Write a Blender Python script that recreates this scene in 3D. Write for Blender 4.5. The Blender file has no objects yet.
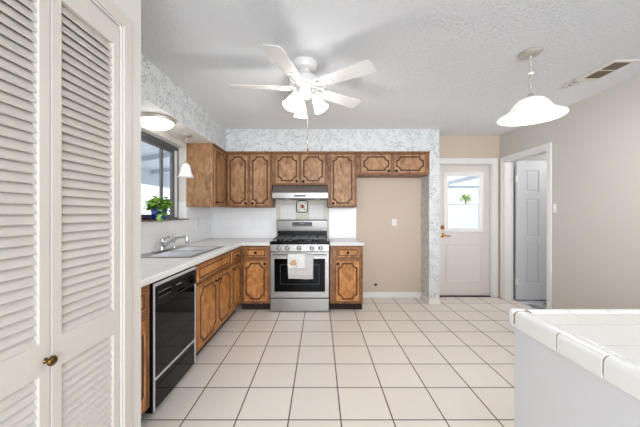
import bpy, bmesh, math, random
from mathutils import Vector, Matrix
random.seed(7)
PI = math.pi
SC = bpy.context.scene
COL = SC.collection

# ------------------------------------------------------------------ camera
F_PX = 282.0
cam_d = bpy.data.cameras.new('camera')
cam_d.sensor_width = 36.0
cam_d.lens = F_PX / 640.0 * 36.0
cam_d.clip_start = 0.02
cam = bpy.data.objects.new('camera', cam_d)
COL.objects.link(cam)
cam.location = (0, 0, 1.27)
cam.rotation_euler = (PI / 2, 0, 0)
SC.camera = cam

# ------------------------------------------------------------------ world / exposure
world = bpy.data.worlds.new('sky')
SC.world = world
world.use_nodes = True
bg = world.node_tree.nodes['Background']
bg.inputs[0].default_value = (0.88, 0.94, 1.0, 1)
bg.inputs[1].default_value = 1.15
SC.view_settings.view_transform = 'Standard'
SC.view_settings.look = 'None'
SC.view_settings.gamma = 1.0
SC.view_settings.use_curve_mapping = False
SC.view_settings.exposure = 0.80


def area(name, loc, rot, sx, sy, power, color=(1, 1, 1)):
    d = bpy.data.lights.new(name, 'AREA')
    d.shape = 'RECTANGLE'
    d.size, d.size_y = sx, sy
    d.energy = power
    d.color = color
    o = bpy.data.objects.new(name, d)
    o.location, o.rotation_euler = loc, rot
    COL.objects.link(o)
    return o


def point(name, loc, power, color=(1, 1, 1), r=0.05):
    d = bpy.data.lights.new(name, 'POINT')
    d.energy = power
    d.color = color
    d.shadow_soft_size = r
    o = bpy.data.objects.new(name, d)
    o.location = loc
    COL.objects.link(o)
    return o


# added area light for brightness, as daylight from unseen glass doors behind the camera
area('rear_fill', (0.75, -2.45, 1.25), (PI / 2, 0, 0), 2.9, 1.9, 93, (0.90, 0.975, 1.08))
# added light without a fixture, brightens the hall beyond the open interior door
point('hall_fill', (4.0, 3.3, 2.2), 17, (1.0, 0.98, 0.96), 0.1)


# ------------------------------------------------------------------ helpers: materials
def lin(c):
    c = c / 255.0
    return c / 12.92 if c <= 0.04045 else ((c + 0.055) / 1.055) ** 2.4


def rgb(r, g, b):
    return (lin(r), lin(g), lin(b), 1.0)


class NT:
    """tiny node-expression helper"""

    def __init__(self, name):
        self.m = bpy.data.materials.new(name)
        self.m.use_nodes = True
        self.t = self.m.node_tree
        self.bsdf = self.t.nodes['Principled BSDF']
        self.out = self.t.nodes['Material Output']

    def n(self, typ, ins=None, **kw):
        nd = self.t.nodes.new(typ)
        for k, v in kw.items():
            setattr(nd, k, v)
        for k, v in (ins or {}).items():
            self.put(nd.inputs[k], v)
        return nd

    def put(self, sock, v):
        if isinstance(v, bpy.types.NodeSocket):
            self.t.links.new(v, sock)
        else:
            sock.default_value = v

    def coord(self):
        return self.n('ShaderNodeTexCoord').outputs['Object']

    def math(self, op, a, b=0.0, c=None):
        nd = self.n('ShaderNodeMath', {0: a, 1: b}, operation=op)
        if c is not None:
            self.put(nd.inputs[2], c)
        return nd.outputs[0]

    def mapping(self, v, scale=(1, 1, 1), loc=(0, 0, 0), rot=(0, 0, 0)):
        return self.n('ShaderNodeMapping', {'Vector': v, 'Scale': scale, 'Location': loc, 'Rotation': rot}).outputs[0]

    def noise(self, v, scale, detail=3, rough=0.5, dist=0.0):
        return self.n('ShaderNodeTexNoise', {'Vector': v, 'Scale': scale, 'Detail': detail, 'Roughness': rough,
                                             'Distortion': dist}).outputs[0]

    def ramp(self, f, stops):
        nd = self.n('ShaderNodeValToRGB', {'Fac': f})
        cr = nd.color_ramp
        while len(cr.elements) < len(stops):
            cr.elements.new(0.5)
        for e, (p, c) in zip(cr.elements, stops):
            e.position = p
            e.color = c
        return nd.outputs[0]

    def mix(self, f, a, b):
        nd = self.n('ShaderNodeMix', data_type='RGBA')
        self.put(nd.inputs[0], f)
        self.put(nd.inputs[6], a)
        self.put(nd.inputs[7], b)
        return nd.outputs[2]

    def step(self, f, lo, hi):
        nd = self.n('ShaderNodeMapRange', {0: f, 1: lo, 2: hi, 3: 0.0, 4: 1.0})
        return nd.outputs[0]

    def bump(self, h, strength=0.5, dist=0.01):
        nd = self.n('ShaderNodeBump', {'Height': h, 'Strength': strength, 'Distance': dist})
        self.put(self.bsdf.inputs['Normal'], nd.outputs[0])

    def set(self, **kw):
        names = {'color': 'Base Color', 'rough': 'Roughness', 'metal': 'Metallic', 'spec': 'Specular IOR Level',
                 'emit': 'Emission Color', 'estr': 'Emission Strength', 'coat': 'Coat Weight',
                 'trans': 'Transmission Weight', 'ior': 'IOR', 'alpha': 'Alpha', 'sheen': 'Sheen Weight'}
        for k, v in kw.items():
            self.put(self.bsdf.inputs[names[k]], v)
        return self.m


def plain(name, col, rough=0.5, metal=0.0, spec=0.5, var=0.04, scale=12):
    t = NT(name)
    v = t.coord()
    f = t.noise(v, scale, 3)
    d = tuple(c * (1 - var) for c in col[:3]) + (1,)
    u = tuple(min(1, c * (1 + var)) for c in col[:3]) + (1,)
    return t.set(color=t.mix(f, d, u), rough=rough, metal=metal, spec=spec)


def paint(name, col, rough=0.6, bump=0.15, scale=140):
    t = NT(name)
    v = t.coord()
    h = t.noise(v, scale, 3)
    t.bump(h, bump, 0.004)
    big = t.noise(v, 1.7, 2)
    d = tuple(c * 0.97 for c in col[:3]) + (1,)
    return t.set(color=t.mix(big, d, col), rough=rough, spec=0.3)


def m_ceiling():
    t = NT('popcorn_ceiling')
    v = t.coord()
    a = t.noise(v, 85, 5, 0.8)
    vo = t.n('ShaderNodeTexVoronoi', {'Vector': t.mapping(v, (52, 52, 52)), 'Scale': 1.0}, feature='SMOOTH_F1').outputs['Distance']
    h = t.math('SUBTRACT', t.math('MULTIPLY', a, 1.6), vo)
    # the texture was troweled smoother towards the kitchen end
    xyz = t.n('ShaderNodeSeparateXYZ', {0: v})
    k = t.n('ShaderNodeMapRange', {0: xyz.outputs[1], 1: 1.75, 2: 3.0, 3: 1.0, 4: 0.28}).outputs[0]
    t.bump(t.math('MULTIPLY', h, k), 0.78, 0.029)
    # brown water marks beside the vent
    dx = t.math('MULTIPLY', t.math('SUBTRACT', xyz.outputs[0], 2.285), 7.0)
    dy = t.math('MULTIPLY', t.math('SUBTRACT', xyz.outputs[1], 2.545), 3.6)
    d = t.math('SQRT', t.math('ADD', t.math('MULTIPLY', dx, dx), t.math('MULTIPLY', dy, dy)))
    nz = t.noise(t.mapping(v, (1, 0.35, 1)), 70, 3, 0.7)
    st = t.math('MULTIPLY', t.step(d, 0.6, 0.1), t.step(nz, 0.47, 0.58))
    c = t.mix(st, rgb(243, 243, 243), rgb(160, 130, 105))
    return t.set(color=c, rough=0.95, spec=0.1)


def m_wallpaper():
    t = NT('sprig_wallpaper')
    v = t.coord()
    s = t.n('ShaderNodeSeparateXYZ', {0: v})
    u = t.math('ADD', s.outputs[0], s.outputs[1])
    p = t.n('ShaderNodeCombineXYZ', {0: u, 1: s.outputs[2], 2: 0.0}).outputs[0]
    ps = t.mapping(p, (46, 46, 1))
    vo = t.n('ShaderNodeTexVoronoi', {'Vector': ps, 'Scale': 1.0, 'Randomness': 0.85}, voronoi_dimensions='2D')
    loc = t.n('ShaderNodeVectorMath', {0: ps, 1: vo.outputs['Position']}, operation='SUBTRACT').outputs[0]
    cs = t.n('ShaderNodeSeparateXYZ', {0: vo.outputs['Color']})
    ang = t.math('MULTIPLY', cs.outputs[0], 6.283)
    rot = t.n('ShaderNodeVectorRotate', {'Vector': loc, 'Angle': ang}, rotation_type='Z_AXIS').outputs[0]
    el = t.mapping(rot, (1.0, 1.9, 0))
    d = t.n('ShaderNodeVectorMath', {0: el}, operation='LENGTH').outputs['Value']
    leaf = t.math('LESS_THAN', d, 0.40)
    clus = t.noise(p, 11, 1)
    mask = t.math('GREATER_THAN', clus, 0.50)
    leaf = t.math('MULTIPLY', leaf, mask)
    lines = t.noise(p, 9, 1.5, 0.5, 0.6)
    st = t.math('LESS_THAN', t.math('ABSOLUTE', t.math('SUBTRACT', lines, 0.52)), 0.011)
    st = t.math('MULTIPLY', st, t.math('GREATER_THAN', clus, 0.44))
    tone = t.mix(cs.outputs[1], rgb(148, 160, 170), rgb(190, 196, 200))
    c = t.mix(leaf, rgb(219, 221, 219), tone)
    c = t.mix(st, c, rgb(178, 184, 188))
    return t.set(color=c, rough=0.6, spec=0.3)


def m_tiles(name, w, h, mortar, col1, col2, grout, off=(0, 0), plane='xy', rough=0.25, bumpd=0.004, mott=0.03, spec=0.5):
    t = NT(name)
    v = t.coord()
    s = t.n('ShaderNodeSeparateXYZ', {0: v})
    ax = {'x': s.outputs[0], 'y': s.outputs[1], 'z': s.outputs[2]}
    if plane == 'uz':
        a, b = t.math('ADD', s.outputs[0], s.outputs[1]), s.outputs[2]
    else:
        a, b = ax[plane[0]], ax[plane[1]]
    a = t.math('ADD', a, 50 * w - off[0])
    b = t.math('ADD', b, 50 * h - off[1])
    fa, fb = t.math('MODULO', a, w), t.math('MODULO', b, h)
    da = t.math('MINIMUM', fa, t.math('SUBTRACT', w, fa))
    db = t.math('MINIMUM', fb, t.math('SUBTRACT', h, fb))
    d = t.math('MINIMUM', da, db)
    k = t.step(d, mortar * 0.7, mortar * 1.3)
    idv = t.n('ShaderNodeCombineXYZ', {0: t.math('FLOOR', t.math('DIVIDE', a, w)), 1: t.math('FLOOR', t.math('DIVIDE', b, h)), 2: 0.0}).outputs[0]
    wn = t.n('ShaderNodeTexWhiteNoise', {0: idv}, noise_dimensions='3D').outputs['Value']
    mo = t.noise(v, 5, 5, 0.6)
    tile = t.mix(t.math('ADD', t.math('MULTIPLY', wn, 0.5), t.math('MULTIPLY', mo, 0.5)), col1, col2)
    c = t.mix(k, grout, tile)
    t.bump(t.step(d, mortar * 0.6, mortar * 2.4), 0.6, bumpd)
    r = t.n('ShaderNodeMapRange', {0: k, 3: 0.85, 4: rough}).outputs[0]
    return t.set(color=c, rough=r, spec=spec)


def m_wood(name, c_dark, c_mid, c_light, rough=0.42):
    t = NT(name)
    v = t.coord()
    rnd = t.n('ShaderNodeObjectInfo').outputs['Random']
    off = t.n('ShaderNodeCombineXYZ', {0: t.math('MULTIPLY', rnd, 7), 1: t.math('MULTIPLY', rnd, 3), 2: t.math('MULTIPLY', rnd, 11)}).outputs[0]
    v2 = t.n('ShaderNodeVectorMath', {0: v, 1: off}, operation='ADD').outputs[0]
    burl = t.noise(t.mapping(v2, (1, 1, 0.55)), 9, 4, 0.55, 1.6)
    grain = t.noise(t.mapping(v2, (1, 1, 0.07)), 130, 3, 0.6)
    f = t.math('ADD', t.math('MULTIPLY', burl, 0.8), t.math('MULTIPLY', grain, 0.35))
    c = t.ramp(f, [(0.38, c_dark), (0.54, c_mid), (0.70, c_light)])
    t.bump(grain, 0.12, 0.002)
    return t.set(color=c, rough=rough, spec=0.4)


def m_emit(name, col, strength, base=(0.8, 0.8, 0.78, 1)):
    t = NT(name)
    return t.set(color=base, rough=0.35, emit=col, estr=strength)


def m_glass(name, tint=(1, 1, 1, 1), refl=0.06):
    t = NT(name)
    a = t.n('ShaderNodeBsdfTransparent', {0: tint})
    b = t.n('ShaderNodeBsdfGlossy', {'Color': (1, 1, 1, 1), 'Roughness': 0.02})
    mx = t.n('ShaderNodeMixShader', {0: refl, 1: a.outputs[0], 2: b.outputs[0]})
    t.t.links.new(mx.outputs[0], t.out.inputs[0])
    return t.m


def m_steel(name, col, rough, stretch=(1, 1, 1)):
    t = NT(name)
    v = t.mapping(t.coord(), stretch)
    f = t.noise(v, 60, 3)
    r = t.n('ShaderNodeMapRange', {0: f, 3: rough * 0.75, 4: rough * 1.3}).outputs[0]
    return t.set(color=col, metal=1.0, rough=r)


def m_marble():
    t = NT('hall_floor_marble')
    v = t.coord()
    f = t.noise(v, 5, 6, 0.65, 1.4)
    return t.set(color=t.ramp(f, [(0.35, rgb(70, 72, 78)), (0.5, rgb(170, 172, 178)), (0.65, rgb(225, 225, 228))]), rough=0.3)


def m_towel(name, col, flower=False):
    t = NT(name)
    v = t.coord()
    w = t.noise(v, 400, 2)
    t.bump(w, 0.4, 0.002)
    c = t.mix(t.noise(v, 25, 2), tuple(x * 0.94 for x in col[:3]) + (1,), col)
    return t.set(color=c, rough=0.95, spec=0.1, sheen=0.3)


def m_leaf():
    t = NT('plant_leaf')
    rnd = t.noise(t.coord(), 22, 2)
    c = t.ramp(rnd, [(0.3, rgb(95, 150, 50)), (0.5, rgb(160, 200, 85)), (0.7, rgb(208, 228, 135))])
    t.set(color=c, rough=0.4)
    tr = t.n('ShaderNodeBsdfTranslucent', {0: c})
    mx = t.n('ShaderNodeMixShader', {0: 0.45, 1: t.bsdf.outputs[0], 2: tr.outputs[0]})
    t.t.links.new(mx.outputs[0], t.out.inputs[0])
    return t.m


def m_siding():
    t = NT('siding_boards')
    v = t.coord()
    s = t.n('ShaderNodeSeparateXYZ', {0: v})
    f = t.math('MODULO', t.math('ADD', s.outputs[1], 20.0), 0.24)
    k = t.step(f, 0.008, 0.014)
    t.bump(k, 0.5, 0.01)
    return t.set(color=t.mix(k, rgb(120, 132, 145), rgb(198, 208, 218)), rough=0.7)


MAT = dict(
    ceiling=m_ceiling(),
    wallpaper=m_wallpaper(),
    wall=paint('beige_paint', rgb(205, 199, 191)),
    wall_warm_lit=paint('beige_warm_lit', rgb(208, 191, 172)),  # beige wall paint with the back wall's warmer light put into its colour
    wall_white=paint('white_paint', rgb(228, 224, 216)),
    hall=paint('hall_paint', rgb(204, 203, 201)),
    trim=plain('white_trim_paint', rgb(232, 229, 225), 0.4, var=0.015),
    door=plain('door_paint', rgb(221, 213, 207), 0.45, var=0.015),
    greydoor=plain('hall_door_paint', rgb(208, 210, 214), 0.45, var=0.015),
    louver=plain('louver_paint', rgb(194, 186, 177), 0.5, var=0.02),
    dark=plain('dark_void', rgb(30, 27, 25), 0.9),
    floor=m_tiles('floor_tiles', 0.3215, 0.3225, 0.0042, rgb(230, 220, 210), rgb(240, 231, 221), rgb(98, 86, 78), (0.128, 1.736), 'xy', 0.3, 0.003),
    splash=m_tiles('backsplash_tiles', 0.152, 0.152, 0.0014, rgb(243, 243, 242), rgb(247, 247, 246), rgb(222, 221, 219), (-1.65 + 4.27, 0.895), 'uz', 0.22, 0.0015),
    counter=m_tiles('countertop_tiles', 0.152, 0.152, 0.0016, rgb(236, 234, 231), rgb(245, 244, 243), rgb(222, 218, 213), (-1.0, 3.63), 'xy', 0.25, 0.0015),
    pentile=m_tiles('peninsula_tiles', 0.152, 0.152, 0.0016, rgb(224, 220, 214), rgb(230, 227, 222), rgb(204, 196, 187), (0.815, 1.055), 'xy', 0.28, 0.0015),
    pentrim=plain('glazed_trim_tile', rgb(236, 235, 232), 0.18, var=0.01),
    grout=plain('beige_grout', rgb(150, 138, 124), 0.9),
    penpanel=plain('painted_panel', rgb(216, 217, 219), 0.5, var=0.012, scale=3),
    wood=m_wood('cabinet_wood', rgb(112, 76, 47), rgb(156, 113, 75), rgb(182, 140, 101)),
    woodbase=m_wood('base_cabinet_wood', rgb(122, 72, 30), rgb(174, 113, 56), rgb(202, 144, 82)),
    frame=m_wood('cabinet_frame_wood', rgb(80, 48, 26), rgb(120, 78, 45), rgb(150, 104, 65)),
    glaze=plain('dark_glaze_wood', rgb(84, 48, 26), 0.45, var=0.2),
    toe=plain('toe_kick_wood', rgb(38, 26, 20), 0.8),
    bronze=plain('bronze_knob', rgb(48, 34, 24), 0.35, 0.6, var=0.15),
    brass=plain('antique_brass', rgb(104, 80, 44), 0.33, 1.0, var=0.5, scale=90),
    gold=plain('polished_brass', rgb(190, 150, 80), 0.25, 1.0),
    copper=plain('copper', rgb(170, 110, 75), 0.35, 0.9),
    steel=m_steel('brushed_steel', rgb(158, 155, 151), 0.3, (0.05, 1, 1)),
    trimsteel=plain('bright_trim', rgb(218, 218, 220), 0.3, 0.4, var=0.01),
    steelv=plain('sink_steel', rgb(222, 224, 227), 0.35, 0.5, var=0.02),
    chrome=plain('chrome', rgb(215, 216, 220), 0.12, 1.0),
    nickel=plain('brushed_nickel', rgb(200, 195, 188), 0.4, 0.85),
    blackgloss=plain('black_gloss', rgb(9, 8, 8), 0.07, spec=0.18),
    blackpanel=plain('black_plastic', rgb(12, 12, 13), 0.3, spec=0.2),
    ovenglass=plain('oven_glass', rgb(5, 6, 7), 0.06, spec=0.1),
    iron=plain('cast_iron', rgb(72, 72, 74), 0.35, 0.6),
    graymark=plain('grey_print', rgb(150, 150, 150), 0.5),
    display=plain('display_panel', rgb(62, 64, 68), 0.3),
    alu=plain('grey_aluminium', rgb(108, 110, 114), 0.45, 0.5),
    glass=m_glass('window_glass'),
    sill=m_wood('sill_wood', rgb(92, 68, 48), rgb(130, 102, 78), rgb(150, 122, 96)),
    plastic=plain('white_plastic', rgb(236, 234, 228), 0.4, var=0.01),
    plasticdark=plain('slot_dark', rgb(60, 56, 52), 0.6),
    fan=plain('fan_white', rgb(214, 211, 207), 0.4, var=0.01),
    fanshade=m_emit('fan_lit_glass', (1.0, 0.98, 0.96, 1), 1.2),
    dome=m_emit('dome_lit_glass', (1.0, 0.99, 0.98, 1), 11.0),
    pendant=m_emit('pendant_lit_glass', (1.0, 0.97, 0.92, 1), 0.24, (0.72, 0.70, 0.67, 1)),
    milk=m_emit('milk_glass', (1.0, 0.98, 0.95, 1), 0.06),
    fob=plain('wood_fob', rgb(150, 92, 45), 0.4),
    blueglaze=plain('blue_glaze', rgb(20, 78, 170), 0.12, var=0.25, scale=30),
    teal=plain('teal_glaze', rgb(38, 92, 110), 0.15, var=0.35, scale=40),
    navy=plain('navy_glaze', rgb(22, 34, 70), 0.15),
    leaf=m_leaf(),
    towel=m_towel('linen_towel', rgb(206, 203, 200)),
    towelw=m_towel('white_towel', rgb(230, 229, 227)),
    flower=plain('yellow_thread', rgb(205, 165, 95), 0.9),
    flowerp=plain('pink_thread', rgb(205, 150, 145), 0.9),
    stem=plain('green_thread', rgb(140, 155, 110), 0.9),
    cream=plain('cream_glaze', rgb(226, 219, 200), 0.25),
    red=plain('red_glaze', rgb(165, 62, 48), 0.3),
    vent=plain('vent_metal', rgb(122, 108, 94), 0.5, 0.3),
    ventpaint=plain('vent_frame_paint', rgb(224, 219, 208), 0.6),
    stain=plain('ceiling_stain', rgb(178, 155, 128), 0.9, var=0.15),
    siding=m_siding(),
    beam=plain('painted_beam', rgb(172, 182, 192), 0.7),
    fence=plain('pale_fence', rgb(225, 228, 232), 0.8, var=0.05),
    lawn=plain('pale_ground', rgb(225, 225, 224), 0.9, var=0.08),
    bush=m_leaf(),
    marble=m_marble(),
    hoodpanel=plain('cream_wall_panel', rgb(212, 204, 190), 0.4, var=0.01),
)


# ------------------------------------------------------------------ helpers: geometry
def ident(u, v, w):
    return (u, v, w)


class B:
    def __init__(self):
        self.b = bmesh.new()

    def quad(self, pts):
        return self.b.faces.new([self.b.verts.new(p) for p in pts])

    def box(self, x0, x1, y0, y1, z0, z1):
        v = [self.b.verts.new((x, y, z)) for x in (x0, x1) for y in (y0, y1) for z in (z0, z1)]
        for f in ((0, 1, 3, 2), (4, 6, 7, 5), (0, 4, 5, 1), (2, 3, 7, 6), (0, 2, 6, 4), (1, 5, 7, 3)):
            self.b.faces.new([v[i] for i in f])
        return self

    def prism(self, pts, f0, f1):
        """closed 2-D outline pts swept between the maps f0 and f1"""
        a = [self.b.verts.new(f0(*p)) for p in pts]
        c = [self.b.verts.new(f1(*p)) for p in pts]
        n = len(pts)
        self.b.faces.new(a)
        self.b.faces.new(c[::-1])
        for i in range(n):
            self.b.faces.new((a[i], c[i], c[(i + 1) % n], a[(i + 1) % n]))
        return self

    def cells(self, us, vs, skip, w0, w1, f=ident):
        """a slab over a grid of cells, some left out; f maps (u, v, w) to x, y, z"""
        V = {}

        def vt(i, j, k):
            if (i, j, k) not in V:
                V[(i, j, k)] = self.b.verts.new(f(us[i], vs[j], w1 if k else w0))
            return V[(i, j, k)]
        nu, nv = len(us) - 1, len(vs) - 1
        ok = lambda i, j: 0 <= i < nu and 0 <= j < nv and (i, j) not in skip
        for i in range(nu):
            for j in range(nv):
                if not ok(i, j):
                    continue
                self.b.faces.new((vt(i, j, 0), vt(i, j + 1, 0), vt(i + 1, j + 1, 0), vt(i + 1, j, 0)))
                self.b.faces.new((vt(i, j, 1), vt(i + 1, j, 1), vt(i + 1, j + 1, 1), vt(i, j + 1, 1)))
                for di, dj, a, c in ((-1, 0, (i, j), (i, j + 1)), (1, 0, (i + 1, j), (i + 1, j + 1)),
                                     (0, -1, (i, j), (i + 1, j)), (0, 1, (i, j + 1), (i + 1, j + 1))):
                    if not ok(i + di, j + dj):
                        self.b.faces.new((vt(*a, 0), vt(*c, 0), vt(*c, 1), vt(*a, 1)))
        return self

    def lathe(self, prof, c=(0, 0, 0), seg=32, m=None, caps=True):
        m = m or Matrix.Translation(c)
        rings = []
        for r, z in prof:
            rings.append([self.b.verts.new(m @ Vector((r * math.cos(2 * PI * i / seg), r * math.sin(2 * PI * i / seg), z))) for i in range(seg)])
        for a, c2 in zip(rings, rings[1:]):
            for i in range(seg):
                self.b.faces.new((a[i], a[(i + 1) % seg], c2[(i + 1) % seg], c2[i]))
        if caps:
            for rg in (rings[0], rings[-1]):
                self.b.faces.new(rg)
        return self

    def cyl(self, p0, p1, r0, r1=None, seg=16):
        p0, p1 = Vector(p0), Vector(p1)
        d = p1 - p0
        q = d.to_track_quat('Z', 'Y').to_matrix().to_4x4()
        m = Matrix.Translation(p0) @ q
        return self.lathe([(r0, 0), (r0 if r1 is None else r1, d.length)], seg=seg, m=m)

    def tube(self, pts, r, seg=10, closed=False):
        pts = [Vector(p) for p in pts]
        n = len(pts)
        rings = []
        up = Vector((0, 0, 1))
        prev = None
        for i in range(n):
            if closed:
                d = pts[(i + 1) % n] - pts[i - 1]
            else:
                d = pts[min(i + 1, n - 1)] - pts[max(i - 1, 0)]
            d.normalize()
            if prev is None:
                s = d.cross(up)
                if s.length < 1e-3:
                    s = d.cross(Vector((1, 0, 0)))
            else:
                s = prev - d * prev.dot(d)
            s.normalize()
            prev = s
            t = d.cross(s)
            rr = r[i] if isinstance(r, (list, tuple)) else r
            rings.append([self.b.verts.new(pts[i] + (s * math.cos(2 * PI * k / seg) + t * math.sin(2 * PI * k / seg)) * rr) for k in range(seg)])
        rng = range(n) if closed else range(n - 1)
        for i in rng:
            a, c = rings[i], rings[(i + 1) % n]
            for k in range(seg):
                self.b.faces.new((a[k], a[(k + 1) % seg], c[(k + 1) % seg], c[k]))
        if not closed:
            self.b.faces.new(rings[0])
            self.b.faces.new(rings[-1])
        return self

    def ball(self, c, r, sc=(1, 1, 1), u=16, v=10):
        m = Matrix.Translation(c) @ Matrix.Diagonal((*sc, 1))
        bmesh.ops.create_uvsphere(self.b, u_segments=u, v_segments=v, radius=r, matrix=m)
        return self

    def ring(self, path, prof, f):
        """sweep profile [(offset, height)] round a closed 2-D path; f maps (u, v, w)"""
        n = len(path)
        rows = []
        for i in range(n):
            a, p, c = Vector(path[i - 1]), Vector(path[i]), Vector(path[(i + 1) % n])
            d0, d1 = (p - a).normalized(), (c - p).normalized()
            n0, n1 = Vector((-d0.y, d0.x)), Vector((-d1.y, d1.x))
            mtr = n0 + n1
            mtr = mtr.normalized() if mtr.length > 1e-4 else n0
            k = 1.0 / max(0.45, mtr.dot(n0))
            rows.append([self.b.verts.new(f(p.x + mtr.x * o * k, p.y + mtr.y * o * k, h)) for o, h in prof])
        for i in range(n):
            a, c = rows[i], rows[(i + 1) % n]
            for j in range(len(prof) - 1):
                self.b.faces.new((a[j], a[j + 1], c[j + 1], c[j]))
        return self

    def build(self, name, mat, parent=None, bevel=0.0, smooth=False, seg=2, solid=0.0, loc=None, rot=None):
        bmesh.ops.recalc_face_normals(self.b, faces=self.b.faces[:])
        me = bpy.data.meshes.new(name)
        self.b.to_mesh(me)
        self.b.free()
        me.materials.append(mat)
        o = bpy.data.objects.new(name, me)
        COL.objects.link(o)
        if parent is not None:
            o.parent = parent
        if loc is not None:
            o.location = loc
        if rot is not None:
            o.rotation_euler = rot
        if solid:
            md = o.modifiers.new('solid', 'SOLIDIFY')
            md.thickness = solid
            md.offset = 0
        if bevel:
            md = o.modifiers.new('bevel', 'BEVEL')
            md.width = bevel
            md.segments = seg
            md.limit_method = 'ANGLE'
            md.angle_limit = math.radians(40)
        if smooth:
            for p in me.polygons:
                p.use_smooth = True
            if smooth != 'all':
                try:
                    me.set_sharp_from_angle(angle=math.radians(42))
                except Exception:
                    pass
        return o


def thing(name, label, cat, loc=(0, 0, 0), rotz=0.0, group=None):
    o = bpy.data.objects.new(name, None)
    o.empty_display_size = 0.05
    COL.objects.link(o)
    o.location = loc
    o.rotation_euler = (0, 0, rotz)
    return tag(o, label, cat, group)


def tag(o, label, cat, group=None):
    o['label'] = label
    o['category'] = cat
    if group:
        o['group'] = group
    return o


def struct(o, label=None):
    o['kind'] = 'structure'
    if label:
        o['label'] = label
    return o


def root_struct(name, label=None, loc=(0, 0, 0), rotz=0.0):
    o = bpy.data.objects.new(name, None)
    COL.objects.link(o)
    o.location = loc
    o.rotation_euler = (0, 0, rotz)
    return struct(o, label)


# ------------------------------------------------------------------ dimensions
XL, XR, YB, YR, ZC = -1.65, 2.72, 4.27, -2.6, 2.45
XP, YP = -0.806, 1.27          # pantry wall face and its far end
XF = -1.03                     # face of the left cabinet run
YF = 3.66                      # face of the back cabinet run
ZT = 0.895                     # worktop height
US = 3.95                      # soffit / upper cabinets front
UX = -1.315                    # left soffit front
UZ0, UZ1 = 1.355, 2.135

# ------------------------------------------------------------------ setting
struct(B().box(XL - 0.3, XR + 0.12, YR - 0.1, YB + 0.16, -0.1, 0).build('floor', MAT['floor']), 'cream square tile floor with thin dark grout')
struct(B().box(XL - 0.3, XR + 0.12, YR - 0.1, YB + 0.12, ZC, ZC + 0.1).build('ceiling', MAT['ceiling']), 'white popcorn textured ceiling')

# left wall with the window opening
WY0, WY1, WZ0, WZ1 = 1.95, 3.475, 1.195, 2.075
fl = lambda u, v, w: (w, u, v)
struct(B().cells([YP - 0.1, WY0, WY1, YB + 0.12], [0, WZ0, WZ1, ZC], {(1, 1)}, XL - 0.16, XL, fl).build('wall_left', MAT['wall_white']))
# back wall with the entry door opening
DX0, DX1, DZ = 1.79, 2.615, 2.035
fb = lambda u, v, w: (u, w, v)
struct(B().cells([XL, DX0, DX1, XR + 0.12], [0, DZ, ZC], {(1, 0)}, YB, YB + 0.12, fb).build('wall_back', MAT['wall_warm_lit']))
# right wall with the hall doorway
HY0, HY1, HZ = 3.365, 4.175, 2.045
struct(B().cells([YR, HY0, HY1, YB], [0, HZ, ZC], {(1, 0)}, XR, XR + 0.12, fl).build('wall_right', MAT['wall']))
# rear wall with an opening for the added glass doors
struct(B().cells([XP - 0.1, -0.75, 2.25, XR + 0.12], [0, 0.1, 2.2, ZC], {(1, 1)}, YR - 0.12, YR, fb).build('wall_rear', MAT['wall']))
# pantry walls
PY0, PY1, PZ = 0.552, 1.148, 2.032
struct(B().cells([YR, PY0, PY1, YP], [0, PZ, ZC], {(1, 0)}, XP - 0.1, XP, fl).build('wall_pantry', MAT['wall']))
struct(B().box(XL - 0.16, XP - 0.1, YP - 0.1, YP, 0, ZC).build('wall_pantry_end', MAT['wall_white']))
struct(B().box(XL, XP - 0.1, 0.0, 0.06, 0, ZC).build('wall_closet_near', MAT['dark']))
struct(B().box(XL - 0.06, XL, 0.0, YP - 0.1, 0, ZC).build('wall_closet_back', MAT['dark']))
# soffits above the cabinets, papered
s = B()
s.prism([(XL, YP), (UX, YP), (UX, US), (1.53, US), (1.53, YB), (XL, YB)], lambda x, y: (x, y, UZ1), lambda x, y: (x, y, ZC))
sof = s.build('wall_soffit', MAT['wallpaper'])
sof.data.materials.append(MAT['wall_white'])
for p in sof.data.polygons:
    if abs(p.normal.z) > 0.9:
        p.material_index = 1
struct(sof)
struct(B().box(1.53, 1.672, US, YB, 0, ZC).build('wall_wing', MAT['wallpaper']))

# hall beyond the right doorway
struct(B().box(XR + 0.12, 5.4, 2.4, 4.5, -0.1, -0.002).build('floor_hall', MAT['marble']))
struct(B().box(XR + 0.12, 5.4, 2.4, 4.5, ZC, ZC + 0.1).build('ceiling_hall', MAT['hall']))
h = B()
h.box(XR + 0.12, 5.5, 4.4, 4.5, 0, ZC)
h.box(5.4, 5.5, 2.4, 4.4, 0, ZC)
h.box(XR + 0.12, 5.4, 2.3, 2.4, 0, ZC)
struct(h.build('wall_hall', MAT['hall']))
struct(B().box(0.5, 8.0, 4.52, 10.5, -0.12, -0.02).build('floor_exterior', MAT['lawn']))

# trims: casings and baseboards
def casing(name, us, vtop, wid, f, w0, w1, mat=None):
    """door casing: two legs and a head round an opening us=(u0,u1)"""
    u0, u1 = us
    b = B()
    b.cells([u0 - wid, u0, u1, u1 + wid], [0, vtop, vtop + wid], {(1, 0)}, w0, w1, f)
    return struct(b.build(name, mat or MAT['trim'], bevel=0.006))


casing('trim_1', (PY0, PY1), PZ, 0.05, fl, XP, XP + 0.010, MAT['louver'])
casing('trim_2', (DX0 + 0.012, DX1 - 0.012), DZ - 0.012, 0.083, fb, YB - 0.018, YB)
casing('trim_3', (HY0, HY1), HZ, 0.062, fl, XR - 0.018, XR)
# jamb linings
def jamb(name, us, vtop, f, w0, w1, t=0.02):
    u0, u1 = us
    return struct(B().cells([u0, u0 + t, u1 - t, u1], [0, vtop - t, vtop], {(1, 0)}, w0, w1, f).build(name, MAT['trim']))


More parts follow.
